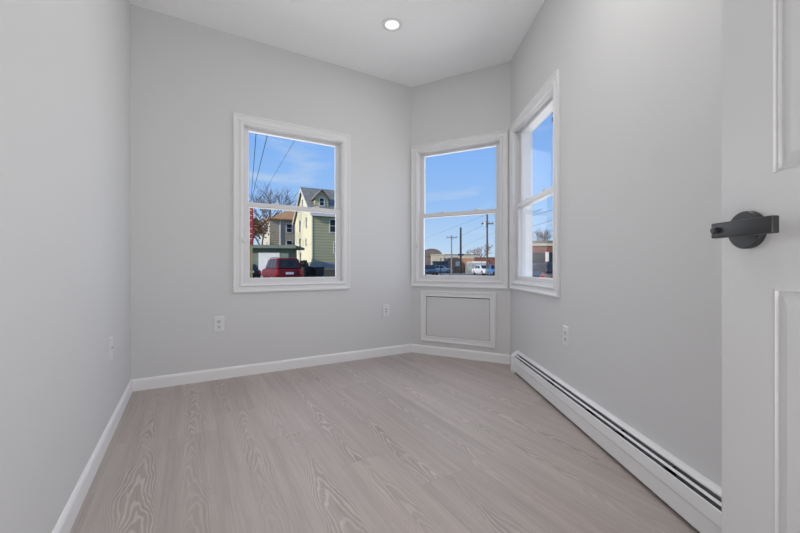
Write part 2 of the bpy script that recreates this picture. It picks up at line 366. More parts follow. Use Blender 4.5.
# baseboards
def baseboard(name, A, B, label, s0=0.0, s1=None):
    d = B-A; L = d.length if s1 is None else s1
    bm = bmesh.new(); extrude_x(bm, [(0, 0), (-0.013, 0), (-0.013, 0.070), (-0.0095, 0.079), (-0.005, 0.084), (0, 0.085)], s0, L)
    o = obj(name, bm, 'basepaint'); o.location = (A.x, A.y, 0); o.rotation_euler = (0, 0, ang(d)); structure(o, label, 'baseboard')
baseboard('baseboard_left', CL, C1, 'white baseboard along the left wall')
baseboard('baseboard_back', C1, C2, 'white baseboard along the back wall')
baseboard('baseboard_angled', C2, C3, 'white baseboard under the access panel')

# ------------------------------------------------------------------ windows
def make_window(k, label):
    A, B, s, w, WZ0, WH = win[k]; d = (B-A).normalized(); P = A + d*s
    r = empty('window_%d' % k, (P.x, P.y, 0), ang(d)); structure(r, label, 'window')
    z0, z1 = WZ0, WZ0+WH
    bm = bmesh.new()
    rings(bm, 0, w, z0, z1, [(0, 0), (0, -0.015), (0.003, -0.019), (0.013, -0.019), (0.017, -0.014), (0.030, -0.011), (0.044, -0.011),
                             (0.049, -0.014), (0.053, -0.018), (0.061, -0.018), (0.065, -0.014), (0.076, -0.013), (0.076, 0.0)], closed=True)
    obj('window_casing', bm, 'trim', r)
    bm = bmesh.new()
    rings(bm, 0, w, z0, z1, [(0.0750, -0.004), (0.078, -0.004), (0.078, 0.010), (0.083, 0.010), (0.083, 0.014), (0.080, 0.014), (0.080, 0.038), (0.084, 0.038),
                             (0.084, 0.042), (0.080, 0.042), (0.080, 0.066), (0.088, 0.066), (0.088, 0.13), (0.0750, 0.13)], closed=True)
    obj('window_jamb', bm, 'vinyl', r)
    x0, x1 = 0.081, w-0.081
    def sash(name, za, zb, ya, yb, stile, bot, top):
        bm = bmesh.new(); D = lambda e: (stile+e, stile+e, bot+e, top+e)
        rings(bm, x0, x1, za, zb, [(0, yb), (0, ya+.002), (0.002, ya), (D(-0.006), ya), (D(0), ya+0.006), (D(0), (ya+yb)/2+.004), (D(0), yb)], closed=True)
        o = obj(name, bm, 'vinyl', r)
        bm = bmesh.new(); box(bm, x0+stile-.003, x1-stile+.003, (ya+yb)/2-.002, (ya+yb)/2+.002, za+bot-.003, zb-top+.003); obj('glass_pane', bm, 'glass', o)
        return o
    zm0, zm1 = WZ0+0.700, WZ0+0.740
    lo = sash('lower_sash', z0+0.081, zm1, 0.015, 0.038, 0.046, 0.036, zm1-zm0)
    sash('upper_sash', zm0, z1-0.081, 0.043, 0.065, 0.042, 0.036, 0.024)
    for f in (0.30, 0.72):
        xc = x0 + (x1-x0)*f; bm = bmesh.new()
        box(bm, xc-0.030, xc+0.030, 0.016, 0.036, zm1, zm1+0.006, 0.002); lathe(bm, [(0, 0.010), (0.010, 0.010), (0.010, 0.0055)], 16, 'Z', (xc, 0.026, zm1))
        box(bm, xc-0.004, xc+0.026, 0.012, 0.022, zm1+0.006, zm1+0.013, 0.002)
        obj('sash_lock', bm, 'vinyl', lo)
    bm = bmesh.new()
    box(bm, 0.062, 0.086, -0.024, -0.010, 1.075, 1.112, 0.002); box(bm, 0.0665, 0.0815, -0.028, -0.023, 1.086, 1.101, 0.0015)
    obj('window_clip', bm, 'vinyl', r)
    return r
make_window(1, 'white double hung window in the back wall, houses and red car outside')
make_window(2, 'white double hung window in the angled wall above the access panel')
make_window(3, 'white double hung window in the right wall next to the corner')

# access panel under the angled window
d2 = (C3-C2).normalized()
r = empty('access_panel', (C2.x, C2.y, 0), ang(d2))
tag(r, 'rectangular grey access panel framed in white moulding below the angled window', 'panel')
bm = bmesh.new()
rings(bm, 0.112, 0.868, 0.133, 0.640, [(0, -0.0005), (0, -0.014), (0.003, -0.017), (0.012, -0.017), (0.016, -0.013), (0.040, -0.011), (0.046, -0.014), (0.052, -0.012), (0.055, -0.008), (0.055, -0.0005)], closed=True)
obj('panel_moulding', bm, 'trim', r)
bm = bmesh.new(); box(bm, 0.166, 0.814, -0.0012, -0.0002, 0.187, 0.586); obj('panel_gap', bm, 'slotdark', r)
bm = bmesh.new(); box(bm, 0.1712, 0.8095, -0.0045, -0.001, 0.1905, 0.5785, 0.001); obj('panel_board', bm, 'wall', r)

# ------------------------------------------------------------------ wall plates
def wall_plate(name, A, B, s, z, label, kind, group=None):
    d = (B-A).normalized(); P = A + d*s
    r = empty(name, (P.x, P.y, z), ang(d)); tag(r, label, 'outlet' if kind == 'duplex' else 'jack', group)
    bm = bmesh.new(); rings_ = rings(bm, -0.0365, 0.0365, -0.060, 0.060, [(0, 0), (0, -0.003), (0.003, -0.0058)]); bm.faces.new(rings_[-1]); bm.faces.new(rings_[0][::-1]); obj('cover_plate', bm, 'plate', r)
    if kind == 'duplex':
        for zz in (-0.020, 0.020):
            bm = bmesh.new(); box(bm, -0.017, 0.017, -0.0082, -0.005, zz-0.0145, zz+0.0145, 0.002, 2); o = obj('receptacle', bm, 'plate', r)
            bm = bmesh.new(); box(bm, -0.0095, -0.0050, -0.0088, -0.0078, zz-0.0005, zz+0.0095); box(bm, 0.0050, 0.0090, -0.0088, -0.0078, zz+0.0005, zz+0.009)
            lathe(bm, [(0, -0.0088), (0.0044, -0.0088), (0.0044, -0.0078), (0, -0.0078)], 12, 'Y', (0, 0, zz-0.0075)); obj('socket_slots', bm, 'slotdark', o)
        bm = bmesh.new(); lathe(bm, [(0, -0.0068), (0.0028, -0.0066), (0.003, -0.0055)], 12, 'Y'); obj('screw', bm, 'plate', r)
    else:
        for q, zz in enumerate((0.014, -0.010) if kind == 'double' else (0.006,)):
            bm = bmesh.new(); box(bm, -0.011, 0.011, -0.0075, -0.005, zz-0.010, zz+0.010, 0.0015); o = obj('jack_insert', bm, 'plate', r)
            bm = bmesh.new(); box(bm, -0.0065, 0.0065, -0.0082, -0.0070, zz-0.0055, zz+0.0055, 0.001); obj('jack_port', bm, 'slotdark', o)
        for zz in (-0.048, 0.048):
            bm = bmesh.new(); lathe(bm, [(0, -0.0068), (0.0026, -0.0066), (0.003, -0.0055)], 12, 'Y', (0, 0, zz)); obj('screw', bm, 'chrome', r)
    return r
def s_on(A, B, px):
    d = (B-A).normalized(); k = (px-400)/F
    return (k*A.y - A.x)/(d.x - k*d.y)
wall_plate('power_outlet', C1, C2, s_on(C1, C2, 219), 0.432, 'white power outlet on the back wall left of the window', 'duplex')
wall_plate('cable_jack', C1, C2, s_on(C1, C2, 385.8), 0.446, 'small white jack plate on the back wall near the angled corner', 'double')
wall_plate('power_outlet', C3, CR, s_on(C3, CR, 566.4), 0.459, 'white power outlet on the right wall above the heater', 'duplex')
wall_plate('cable_jack', CL, C1, s_on(CL, C1, 110.3), 0.452, 'white jack plate with a dark port on the left wall', 'single')

# ------------------------------------------------------------------ recessed lights
def downlight(x, y, label, power, size=0.10):
    r = empty('recessed_light', (x, y, HGT)); tag(r, label, 'ceiling light')
    bm = bmesh.new(); lathe(bm, [(0.078, 0.0), (0.079, -0.003), (0.074, -0.006), (0.060, -0.007), (0.055, -0.004), (0.054, 0.0)], 48)
    obj('light_trim', bm, 'lightring', r, smooth=True)
    bm = bmesh.new(); lathe(bm, [(0, -0.0045), (0.054, -0.0035), (0.0545, -0.001)], 48); obj('light_lens', bm, 'lens', r, smooth=True)
    a = area_light('lamp_glow', x, y, HGT-0.012, size, size, power, (0, 0, 0), (1, 0.985, 0.96), 'DISK')
downlight(-0.061, 2.761, 'round white recessed light in the ceiling, lit', PD0)
downlight(0.48, 1.35, 'added recessed ceiling light, unseen, over the heater side', PD1, 0.15)  # fixture added out of view to brighten walls and floor
downlight(-0.50, 1.55, 'added recessed ceiling light, unseen, near the left wall', PD2, 0.15)  # second added fixture, also out of view, fills the left side

# ------------------------------------------------------------------ baseboard heater along the right wall
dr = (CR-C3).normalized()
r = empty('baseboard_heater', (C3.x, C3.y, 0), ang(dr)); tag(r, 'long low white baseboard heater along the right wall with slotted top', 'heater')
s0, s1 = 0.262, 2.86
bm = bmesh.new()   # back sheet with curved top hood
hood = [(-0.001, 0.012), (-0.001, 0.173), (-0.010, 0.172), (-0.020, 0.168), (-0.0255, 0.163), (-0.0265, 0.158), (-0.0250, 0.158), (-0.0235, 0.162), (-0.018, 0.166), (-0.010, 0.1695), (-0.004, 0.170), (-0.004, 0.012)]
extrude_x(bm, hood, s0, s1); smooth_by_angle(obj('back_panel', bm, 'heater', r))
bm = bmesh.new()   # front cover, crease one third down, foot turned in
fp = [(-0.0555, 0.137), (-0.059, 0.1375), (-0.061, 0.135), (-0.0635, 0.092), (-0.060, 0.084), (-0.0585, 0.020), (-0.055, 0.016), (-0.042, 0.016), (-0.042, 0.0175), (-0.054, 0.0175), (-0.0565, 0.021), (-0.058, 0.084), (-0.0615, 0.092), (-0.059, 0.1335), (-0.058, 0.1355), (-0.0555, 0.1355)]
extrude_x(bm, fp, s0, s1); obj('front_panel', bm, 'heater', r)
bm = bmesh.new()   # damper blade in the slot
extrude_x(bm, [(-0.0470, 0.1455), (-0.0400, 0.1525), (-0.0390, 0.1515), (-0.0460, 0.1445)], s0, s1-0.005); obj('damper', bm, 'heater', r)
bm = bmesh.new()   # dark inside back and finned element
box(bm, s0+.01, s1-.01, -0.0075, -0.0045, 0.014, 0.168); obj('inner_liner', bm, 'steel', r)
bm = bmesh.new()
for i in range(int((s1-s0-0.3)/0.012)):
    x = s0+0.2+i*0.012; box(bm, x, x+0.0012, -0.050, -0.012, 0.045, 0.100)
obj('heating_fins', bm, 'steel', r)
bm = bmesh.new(); tube(bm, (s0+0.02, -0.031, 0.072), (s1-0.02, -0.031, 0.072), 0.010, 0.010, 12); obj('heating_pipe', bm, 'chrome', r)
for x in (0.90, 1.38, 1.62, 1.92, 2.20, 2.48, 2.74):
    bm = bmesh.new(); box(bm, x-0.002, x+0.002, -0.055, -0.008, 0.025, 0.140); box(bm, x-0.007, x+0.007, -0.054, -0.049, 0.134, 0.139); obj('bracket', bm, 'slotdark', r)
bm = bmesh.new()   # end cap
cap = [(0.0, 0.0), (0.0, 0.174), (-0.010, 0.1735), (-0.026, 0.167), (-0.048, 0.150), (-0.063, 0.137), (-0.067, 0.120), (-0.067, 0.0)]
extrude_x(bm, cap, s0-0.055, s0+0.012)
bmesh.ops.bevel(bm, geom=[e for e in bm.edges if abs(e.verts[0].co.x-e.verts[1].co.x) < 1e-6], offset=0.0025, segments=2, affect='EDGES')
smooth_by_angle(obj('end_cap', bm, 'heater', r), 25)

# ------------------------------------------------------------------ open door with black lever
hinge = Vector((0.634, -0.018)); free = Vector((0.662, 0.741)); dd = (hinge-free).normalized()
# local x from the free edge to the hinge, y away from the room side we see
r = empty('door_1', (free.x, free.y, 0), ang(dd)); structure(r, 'white moulded panel door standing open at right', 'door')
DW, DH, DT = 0.76, 2.03, 0.035
bm = bmesh.new()
xs = [0, 0.106, 0.330, 0.430, 0.654, DW]; zs = [0.012, 0.235, 0.847, 1.048, 1.62, 1.72, 1.90, DH]
for yy, sgn in ((0, 1), (DT, -1)):
    V = [[bm.verts.new((x, yy, z)) for z in zs] for x in xs]; pf = []
    for i in range(len(xs)-1):
        for k in range(len(zs)-1):
            q = (V[i][k], V[i+1][k], V[i+1][k+1], V[i][k+1]); f = bm.faces.new(q if sgn > 0 else q[::-1])
            if i in (1, 3) and k in (1, 3, 5): pf.append(f)
    for f in pf:
        bmesh.ops.inset_region(bm, faces=[f], thickness=0.003, depth=-0.004)
        bmesh.ops.inset_region(bm, faces=[f], thickness=0.007, depth=0.0015)
        bmesh.ops.inset_region(bm, faces=[f], thickness=0.003, depth=-0.0045)
        bmesh.ops.inset_region(bm, faces=[f], thickness=0.006, depth=0.0)
        bmesh.ops.inset_region(bm, faces=[f], thickness=0.022, depth=0.006)
    if sgn > 0: V0 = V
    else: V1 = V
nx, nz_ = len(xs)-1, len(zs)-1
for k in range(nz_):
    bm.faces.new((V0[0][k], V0[0][k+1], V1[0][k+1], V1[0][k])); bm.faces.new((V0[nx][k], V1[nx][k], V1[nx][k+1], V0[nx][k+1]))
for i in range(nx):
    bm.faces.new((V0[i][0], V1[i][0], V1[i+1][0], V0[i+1][0])); bm.faces.new((V0[i][nz_], V0[i+1][nz_], V1[i+1][nz_], V1[i][nz_]))
# door skin: embossed wood grain under the paint
m = mat('door_paint', (0.69, 0.69, 0.692), 0.38); n = m.node_tree; t = n.nodes.new('ShaderNodeTexCoord'); mpn = n.nodes.new('ShaderNodeMapping')
mpn.inputs['Scale'].default_value = (130, 130, 5); n.links.new(t.outputs['Object'], mpn.inputs[0])
q = n.nodes.new('ShaderNodeTexNoise'); q.inputs['Scale'].default_value = 1.5; q.inputs['Detail'].default_value = 3; n.links.new(mpn.outputs[0], q.inputs['Vector'])
bp = n.nodes.new('ShaderNodeBump'); bp.inputs['Strength'].default_value = 0.25; bp.inputs['Distance'].default_value = 0.0008
n.links.new(q.outputs['Fac'], bp.inputs['Height']); n.links.new(bp.outputs[0], n.nodes['Principled BSDF'].inputs['Normal']); M['door'] = m
obj('door_slab', bm, 'door', r, recalc=False)
hx, hz = 0.061, 0.953
bm = bmesh.new(); lathe(bm, [(0.0355, 0.0005), (0.0355, -0.009), (0.034, -0.011), (0, -0.0112)], 48, 'Y', (hx, 0, hz)); smooth_by_angle(obj('handle_rose', bm, 'black', r))
bm = bmesh.new(); lathe(bm, [(0.0105, -0.010), (0.0105, -0.045)], 32, 'Y', (hx, 0, hz))
lev = bmesh.new()
box(lev, hx-0.022, hx+0.098, -0.053, -0.040, hz-0.0145, hz+0.0145, 0.0022, 3)
me_ = bpy.data.meshes.new('t'); lev.to_mesh(me_); bm.from_mesh(me_); lev.free(); bpy.data.meshes.remove(me_)
lv = smooth_by_angle(obj('door_lever', bm, 'black', r))
bm = bmesh.new(); lathe(bm, [(0.0062, -0.0525), (0.0062, -0.0585), (0.0052, -0.0598), (0, -0.06)], 24, 'Y', (hx-0.010, 0, hz)); smooth_by_angle(obj('privacy_button', bm, 'black', lv))
bm = bmesh.new(); box(bm, -0.0015, 0.001, 0.005, 0.030, hz-0.028, hz+0.028, 0.0005); box(bm, -0.010, 0.0, 0.011, 0.024, hz-0.009, hz+0.009, 0.002); obj('latch_plate', bm, 'black', r)
bm = bmesh.new(); lathe(bm, [(0.034, DT-0.0005), (0.034, DT+0.009), (0.0325, DT+0.011), (0, DT+0.0112)], 48, 'Y', (hx, 0, hz))
box(bm, hx-0.02, hx+0.095, DT+0.035, DT+0.047, hz-0.0145, hz+0.0145, 0.002); lathe(bm, [(0.0105, DT+0.01), (0.0105, DT+0.04)], 24, 'Y', (hx, 0, hz)); smooth_by_angle(obj('outer_handle', bm, 'black', r))

# ================================================================== outdoors
GZ = -0.35
bm = bmesh.new(); prism(bm, [(-160, -60), (160, -60), (160, 260), (-160, 260)], GZ-0.3, GZ)
tag(obj('ground', bm, 'asphalt'), 'grey asphalt street and parking lot', 'ground', kind='structure')
bm = bmesh.new(); lot = [(-8.3, 30.3), (-1, 29.3), (1.5, 80), (-40, 100), (-30, 70), (-15.5, 56), (-12.2, 44)]
prism(bm, lot, GZ, 0.62); tag(obj('raised_lawn', bm, 'grass'), 'raised yard around the houses', 'lawn', kind='structure')
bm = bmesh.new(); prism(bm, [(-8.55, 29.98), (-1, 28.98), (-1, 29.28), (-8.32, 30.28)], GZ, 0.64)
tag(obj('retaining_wall', bm, 'stone'), 'low dark retaining wall in front of the pale yellow house', 'wall')

def housewindow(root, face, u, z, w=0.9, h=1.4, L=0, D=0, pane='winglass', frame='whitetrim'):
    """face 'front' (y=0), 'left' (x=0)"""
    bm = bmesh.new(); rings(bm, -w/2-.12, w/2+.12, -h/2-.12, h/2+.12, [(0, 0.02), (0, -0.07), (0.12, -0.07), (0.12, 0.02)], closed=True)
    box(bm, -w/2, w/2, -0.05, -0.0, -0.03, 0.03)
    f = obj('window', bm, frame, root); bm = bmesh.new(); box(bm, -w/2, w/2, -0.03, 0.01, -h/2, h/2); p = obj('pane', bm, pane, f)
    if face == 'front': f.location = (u, 0, z)
    else: f.location = (0, u, z); f.rotation_euler = (0, 0, -PI/2)
    return f
# ---- pale yellow and green house
yd = Vector((0.893, 0.450)); yr = empty('yellow_house', (-12.7, 52, 0.60), ang(yd))
tag(yr, 'tall pale yellow house with green front, grey gable roof and dormer', 'house')
L_, D_, EZ, RZ = 13.0, 13.0, 8.1, 12.7
bm = bmesh.new(); V = [bm.verts.new(p) for p in ((0,0,0),(L_,0,0),(L_,D_,0),(0,D_,0),(0,0,EZ),(L_,0,EZ),(L_,D_,EZ),(0,D_,EZ),(0,D_/2,RZ),(L_,D_/2,RZ))]
for q, mi in (((0,1,5,4),1),((1,2,6,9,5),0),((2,3,7,6),1),((3,0,4,8,7),0),((4,5,9,8),1),((6,7,8,9),1),((3,2,1,0),0)):
    f = bm.faces.new([V[i] for i in q]); f.material_index = mi
obj('house_wall', bm, ['yellow', 'green'], yr)
bm = bmesh.new(); box(bm, -0.04, L_+.04, -0.04, D_+.04, 0, 0.95); obj('foundation', bm, 'concrete', yr)
sl_ = (RZ-EZ)/(D_/2); oh = 0.45
bm = bmesh.new()
extrude_x(bm, [(-oh, EZ-oh*sl_+.05), (D_/2, RZ+.05), (D_+oh, EZ-oh*sl_+.05), (D_+oh, EZ-oh*sl_+.30), (D_/2, RZ+.33), (-oh, EZ-oh*sl_+.30)], -0.35, L_+.35); obj('roof', bm, 'shingle', yr)
bm = bmesh.new()
extrude_x(bm, [(-oh-.02, EZ-oh*sl_-.25), (D_/2, RZ-.28), (D_+oh+.02, EZ-oh*sl_-.25), (D_+oh+.02, EZ-oh*sl_+.08), (D_/2, RZ+.08), (-oh-.02, EZ-oh*sl_+.08)], -0.42, -0.30)
obj('rake_board', bm, 'whitetrim', yr)
bm = bmesh.new(); box(bm, -0.3, L_+.3, -oh-.10, -oh+.05, EZ-oh*sl_-.2, EZ-oh*sl_+.12); box(bm, -0.1, L_, -0.12, 0.02, EZ-.35, EZ); obj('eave_board', bm, 'whitetrim', yr)
bm = bmesh.new(); box(bm, -0.06, 0.10, -0.06, 0.10, 0.9, EZ-.3); obj('corner_board', bm, 'yellow', yr)
# dormer
dm = empty('dormer', (0.75, 1.3, EZ+0.8)); dm.parent = yr
bm = bmesh.new(); V = [bm.verts.new(p) for p in ((0,0,0),(2.0,0,0),(2.0,0,1.7),(1.0,0,2.75),(0,0,1.7),(0,3.6,1.7),(2,3.6,1.7),(1,3.6,2.75),(0,3.6,0),(2,3.6,0))]
for q in ((0,1,2,3,4),(0,4,5,8),(1,9,6,2),(5,7,6,9,8),(4,3,7,5),(3,2,6,7),(0,8,9,1)): bm.faces.new([V[i] for i in q])
obj('dormer_wall', bm, 'green', dm)
bm = bmesh.new(); V = [bm.verts.new(p) for y in (-0.35, 3.6) for p in ((-0.3,y,1.40),(1.0,y,2.80),(2.3,y,1.40),(2.3,y,1.55),(1.0,y,2.98),(-0.3,y,1.55))]
bm.faces.new(V[:6]); bm.faces.new(V[6:][::-1]); [bm.faces.new((V[i], V[(i+1)%6], V[6+(i+1)%6], V[6+i])) for i in range(6)]
obj('dormer_roof', bm, 'shingle', dm)
w_ = housewindow(dm, 'front', 1.0, 1.05, 0.62, 1.05)
for u, z, w, h in ((3.6, 7.0, 0.75, 1.6), (8.4, 6.9, 0.95, 1.9), (8.4, 3.9, 1.2, 2.0), (3.8, 4.0, 0.7, 1.1), (6.5, 10.3, 0.8, 1.4), (8.0, 1.6, 1.0, 1.9)): housewindow(yr, 'left', u, z, w, h)
for u, z, w, h in ((3.3, 6.3, 1.3, 1.8), (3.8, 3.1, 1.0, 1.5), (7.5, 6.3, 1.0, 1.6), (7.5, 3.1, 1.0, 1.6), (11, 6.3, 1.0, 1.6)): housewindow(yr, 'front', u, z, w, h)

# ---- brown roofed house
bd = Vector((0.876, 0.482)); br = empty('taupe_house', (-24.6, 68, 0.60), ang(bd)); tag(br, 'grey taupe house with brown hip roof and cream side wall behind the garage', 'house')
L_, D_, EZ, RZ = 9.6, 12.5, 9.3, 12.0
bm = bmesh.new(); vs = box(bm, 0, L_, 0, D_, 0, EZ)
bm.faces.ensure_lookup_table(); bm.faces[5].material_index = 1
obj('house_wall', bm, ['taupe', 'cream'], br)
bm = bmesh.new(); o_ = 0.5; V = [bm.verts.new(p) for p in ((-o_,-o_,EZ-.1),(L_+o_,-o_,EZ-.1),(L_+o_,D_+o_,EZ-.1),(-o_,D_+o_,EZ-.1),(-o_,-o_,EZ+.12),(L_+o_,-o_,EZ+.12),(L_+o_,D_+o_,EZ+.12),(-o_,D_+o_,EZ+.12),(L_/2,4.4,RZ),(L_/2,D_-4.4,RZ))]
for q in ((3,2,1,0),(0,1,5,4),(1,2,6,5),(2,3,7,6),(3,0,4,7),(4,5,8),(5,6,9,8),(6,7,9),(7,4,8,9)): bm.faces.new([V[i] for i in q])
obj('roof', bm, 'brownroof', br)
bm = bmesh.new(); tube(bm, (1.9, -0.08, 0.3), (1.9, -0.08, EZ-.1), 0.10, 0.10, 8); obj('downspout', bm, 'whitetrim', br)
for u, z in ((3.6, 7.7), (3.6, 4.5), (7.2, 7.7), (7.2, 4.5)): housewindow(br, 'front', u, z, 0.95, 1.5)
for u, z in ((3.0, 7.4), (3.0, 4.4), (8.5, 7.4), (8.5, 4.4)): housewindow(br, 'left', u, z, 0.9, 1.4)

# ---- flat roofed garage
gr = empty('garage', (-18.6, 43.8, GZ), ang(Vector((1.0, 0.10)))); tag(gr, 'low green garage with flat roof and white door behind the red car', 'garage')
bm = bmesh.new(); box(bm, 0, 4.9, 0, 5.5, 0, 3.5); obj('garage_wall', bm, 'greenpaint', gr)
bm = bmesh.new(); box(bm, -0.5, 5.9, -0.7, 5.8, 3.5, 3.80); box(bm, -0.5, 5.9, -0.74, -0.68, 3.44, 3.84); obj('flat_roof', bm, 'greenpaint', gr)
bm = bmesh.new(); box(bm, 1.35, 3.85, -0.05, 0.02, 0, 2.95)
for k in range(1, 4): box(bm, 1.4, 3.8, -0.065, -0.045, k*0.74-.015, k*0.74+.015)
obj('garage_door', bm, 'whitetrim', gr)

# ---- cars
def car(name, loc, heading, paint, label, cat='car', suv=True, group=None):
    """local +X is forward"""
    r = empty(name, (loc[0], loc[1], GZ), ang(heading)); tag(r, label, cat, group)
    if suv: Ln, Wd, H, belt, hood_, c0, c1, r0, r1 = 4.7, 0.93, 1.80, 1.08, 1.05, -2.22, 1.15, -2.02, 0.45
    else:   Ln, Wd, H, belt, hood_, c0, c1, r0, r1 = 4.6, 0.90, 1.45, 0.93, 0.90, -1.65, 1.05, -0.95, 0.30
    h = Ln/2
    st = [(-h, .80, .42, belt-.16), (-h+.08, .95, .32, belt-.03), (-h+.5, 1, .28, belt), (c1, 1, .28, belt), (c1+.45, .99, .28, hood_), (h-.35, .95, .28, hood_-.14), (h-.06, .86, .32, hood_-.24), (h, .76, .42, hood_-.34)]
    bm = bmesh.new(); R = []
    for x, ws, zb, zt in st:
        w = Wd*ws; zm = (zb+zt)/2
        R.append([bm.verts.new((x, y, z)) for y, z in ((-w*.93, zb), (-w, zb+.12), (-w*1.01, zm), (-w*.965, zt-.05), (-w*.90, zt), (w*.90, zt), (w*.965, zt-.05), (w*1.01, zm), (w, zb+.12), (w*.93, zb))])
    for a, b in zip(R, R[1:]):
        for i in range(10): bm.faces.new((a[i], a[(i+1)%10], b[(i+1)%10], b[i]))
    bm.faces.new(R[0]); bm.faces.new(R[-1][::-1])
    smooth_by_angle(obj('body', bm, paint, r), 40)
    wb, wt = Wd*.90, Wd*.76
    bm = bmesh.new(); V = [bm.verts.new(p) for p in ((c0,-wb,belt-.02),(c1,-wb,belt-.02),(c1,wb,belt-.02),(c0,wb,belt-.02),(r0,-wt,H),(r1,-wt,H),(r1,wt,H),(r0,wt,H))]
    for q in ((0,1,5,4),(1,2,6,5),(2,3,7,6),(3,0,4,7),(4,5,6,7),(3,2,1,0)): bm.faces.new([V[i] for i in q])
    bmesh.ops.bevel(bm, geom=[e for e in bm.edges if min(e.verts[0].co.z, e.verts[1].co.z) > belt-.1 or abs(e.verts[0].co.z-e.verts[1].co.z) > .2], offset=0.07, segments=3, affect='EDGES')
    cb = smooth_by_angle(obj('cabin', bm, paint, r), 50)
    def glassquad(a, b, c, d, nm):      # four corners, thick 2 cm outwards
        pts = [Vector(p) for p in (a, b, c, d)]; nrm = (pts[1]-pts[0]).cross(pts[3]-pts[0]).normalized(); cen = sum(pts, Vector())/4
        if nrm.dot(cen-Vector(((r0+r1)/2, 0, belt+.2))) < 0: nrm = -nrm
        bm = bmesh.new(); A = [bm.verts.new(p+nrm*0.012) for p in pts]; B = [bm.verts.new(p-nrm*0.02) for p in pts]
        bm.faces.new(A); bm.faces.new(B[::-1]); [bm.faces.new((A[i], A[(i+1)%4], B[(i+1)%4], B[i])) for i in range(4)]
        return obj(nm, bm, 'winglass', r)
    def lerp(a, b, t): return tuple(a[i]+(b[i]-a[i])*t for i in range(3))
    def quad_on(a, b, c, d, u0, u1, v0, v1):   # a,b bottom  d,c top
        f = lambda u, v: lerp(lerp(a, b, u), lerp(d, c, u), v)
        return f(u0, v0), f(u1, v0), f(u1, v1), f(u0, v1)
    z_ = belt-.02
    glassquad(*quad_on((c0,-wb,z_),(c0,wb,z_),(r0,wt,H),(r0,-wt,H), .10, .90, .14, .86), 'rear_window')
    glassquad(*quad_on((c1,-wb,z_),(c1,wb,z_),(r1,wt,H),(r1,-wt,H), .08, .92, .10, .90), 'windshield')
    for s in (-1, 1):
        for u0, u1 in ((.07, .30), (.34, .60), (.64, .90)) if suv else ((.14, .46), (.51, .86)):
            glassquad(*quad_on((c0,s*wb,z_),(c1,s*wb,z_),(r1,s*wt,H),(r0,s*wt,H), u0, u1, .14, .84), 'side_window')
        for x in (-h+.95, h-.92):
            bm = bmesh.new(); lathe(bm, [(0, -.11), (.22, -.11), (.33, -.10), (.36, -.07), (.36, .07), (.33, .10), (.22, .11), (0, .11)], 24, 'Y', (x, s*(Wd-.10), .36)); wl = obj('wheel', bm, 'rubber', r)
            bm = bmesh.new(); lathe(bm, [(0, s*.13), (.10, s*.13), (.21, s*.112), (.21, s*.10)], 16, 'Y', (x, s*(Wd-.10), .36)); obj('hubcap', bm, 'steel', wl)
        bm = bmesh.new(); box(bm, -h-.01, -h+.14, s*Wd*.84-.10, s*Wd*.84+.08, belt-.42, belt-.10, .02); obj('tail_light', bm, 'redlamp', r)
        bm = bmesh.new(); box(bm, h-.22, h-.02, s*Wd*.68-.14, s*Wd*.68+.14, hood_-.42, hood_-.26, .02); obj('headlight', bm, 'chrome', r)
        if suv:
            bm = bmesh.new(); tube(bm, (r0+.2, s*wt*.86, H+.06), (r1-.1, s*wt*.86, H+.06), .022, .022, 6)
            for x in (r0+.25, (r0+r1)/2, r1-.15): tube(bm, (x, s*wt*.86, H-.02), (x, s*wt*.86, H+.06), .02, .02, 6)
            obj('roof_rail', bm, 'black', r)
    bm = bmesh.new(); box(bm, -h-.09, -h+.15, -Wd*.86, Wd*.86, .36, .60, .04, 2); obj('rear_bumper', bm, paint, r)
    bm = bmesh.new(); box(bm, -h-.03, -h+.02, -.26, .26, .70, .86); obj('license_plate', bm, 'whitetrim', r)
    bm = bmesh.new(); box(bm, h-.20, h+.06, -Wd*.82, Wd*.82, .34, .58, .04, 2); obj('front_bumper', bm, 'black', r)
    return r
car('suv', (at(280.3, 26.2), 26.2), Vector((-0.55, 0.835)), 'redcar', 'dark red suv parked with its back to the window, before the garage')
car('sedan', (at(247, 33), 33), Vector((-0.506, 0.8625)), 'blackcar', 'black car parked left of the red suv', suv=False)

# ---- bins
def trash_bin(x, y, label):
    r = empty('trash_bin', (x, y, GZ), 0.45); tag(r, label, 'bin')
    bm = bmesh.new(); V = [bm.verts.new(p) for p in ((-.24,-.26,.04),(.24,-.26,.04),(.24,.26,.04),(-.24,.26,.04),(-.33,-.38,1.12),(.33,-.38,1.12),(.33,.36,1.12),(-.33,.36,1.12))]
    for q in ((3,2,1,0),(0,1,5,4),(1,2,6,5),(2,3,7,6),(3,0,4,7),(4,5,6,7)): bm.faces.new([V[i] for i in q])
    obj('bin_body', bm, 'binblack', r)
    bm = bmesh.new(); box(bm, -.36, .36, -.42, .44, 1.12, 1.21, .03, 2); obj('bin_lid', bm, 'binblack', r)
    for s in (-1, 1):
        bm = bmesh.new(); lathe(bm, [(0, s*.24), (.12, s*.24), (.12, s*.31), (0, s*.31)], 16, 'X', (0, .30, .12)); obj('bin_wheel', bm, 'rubber', r)
trash_bin(at(308.8, 27.2), 27.2, 'black wheeled trash bin beside the red suv, left of two')
trash_bin(at(318.6, 26.6), 26.6, 'black wheeled trash bin, right of two, before the yellow house')

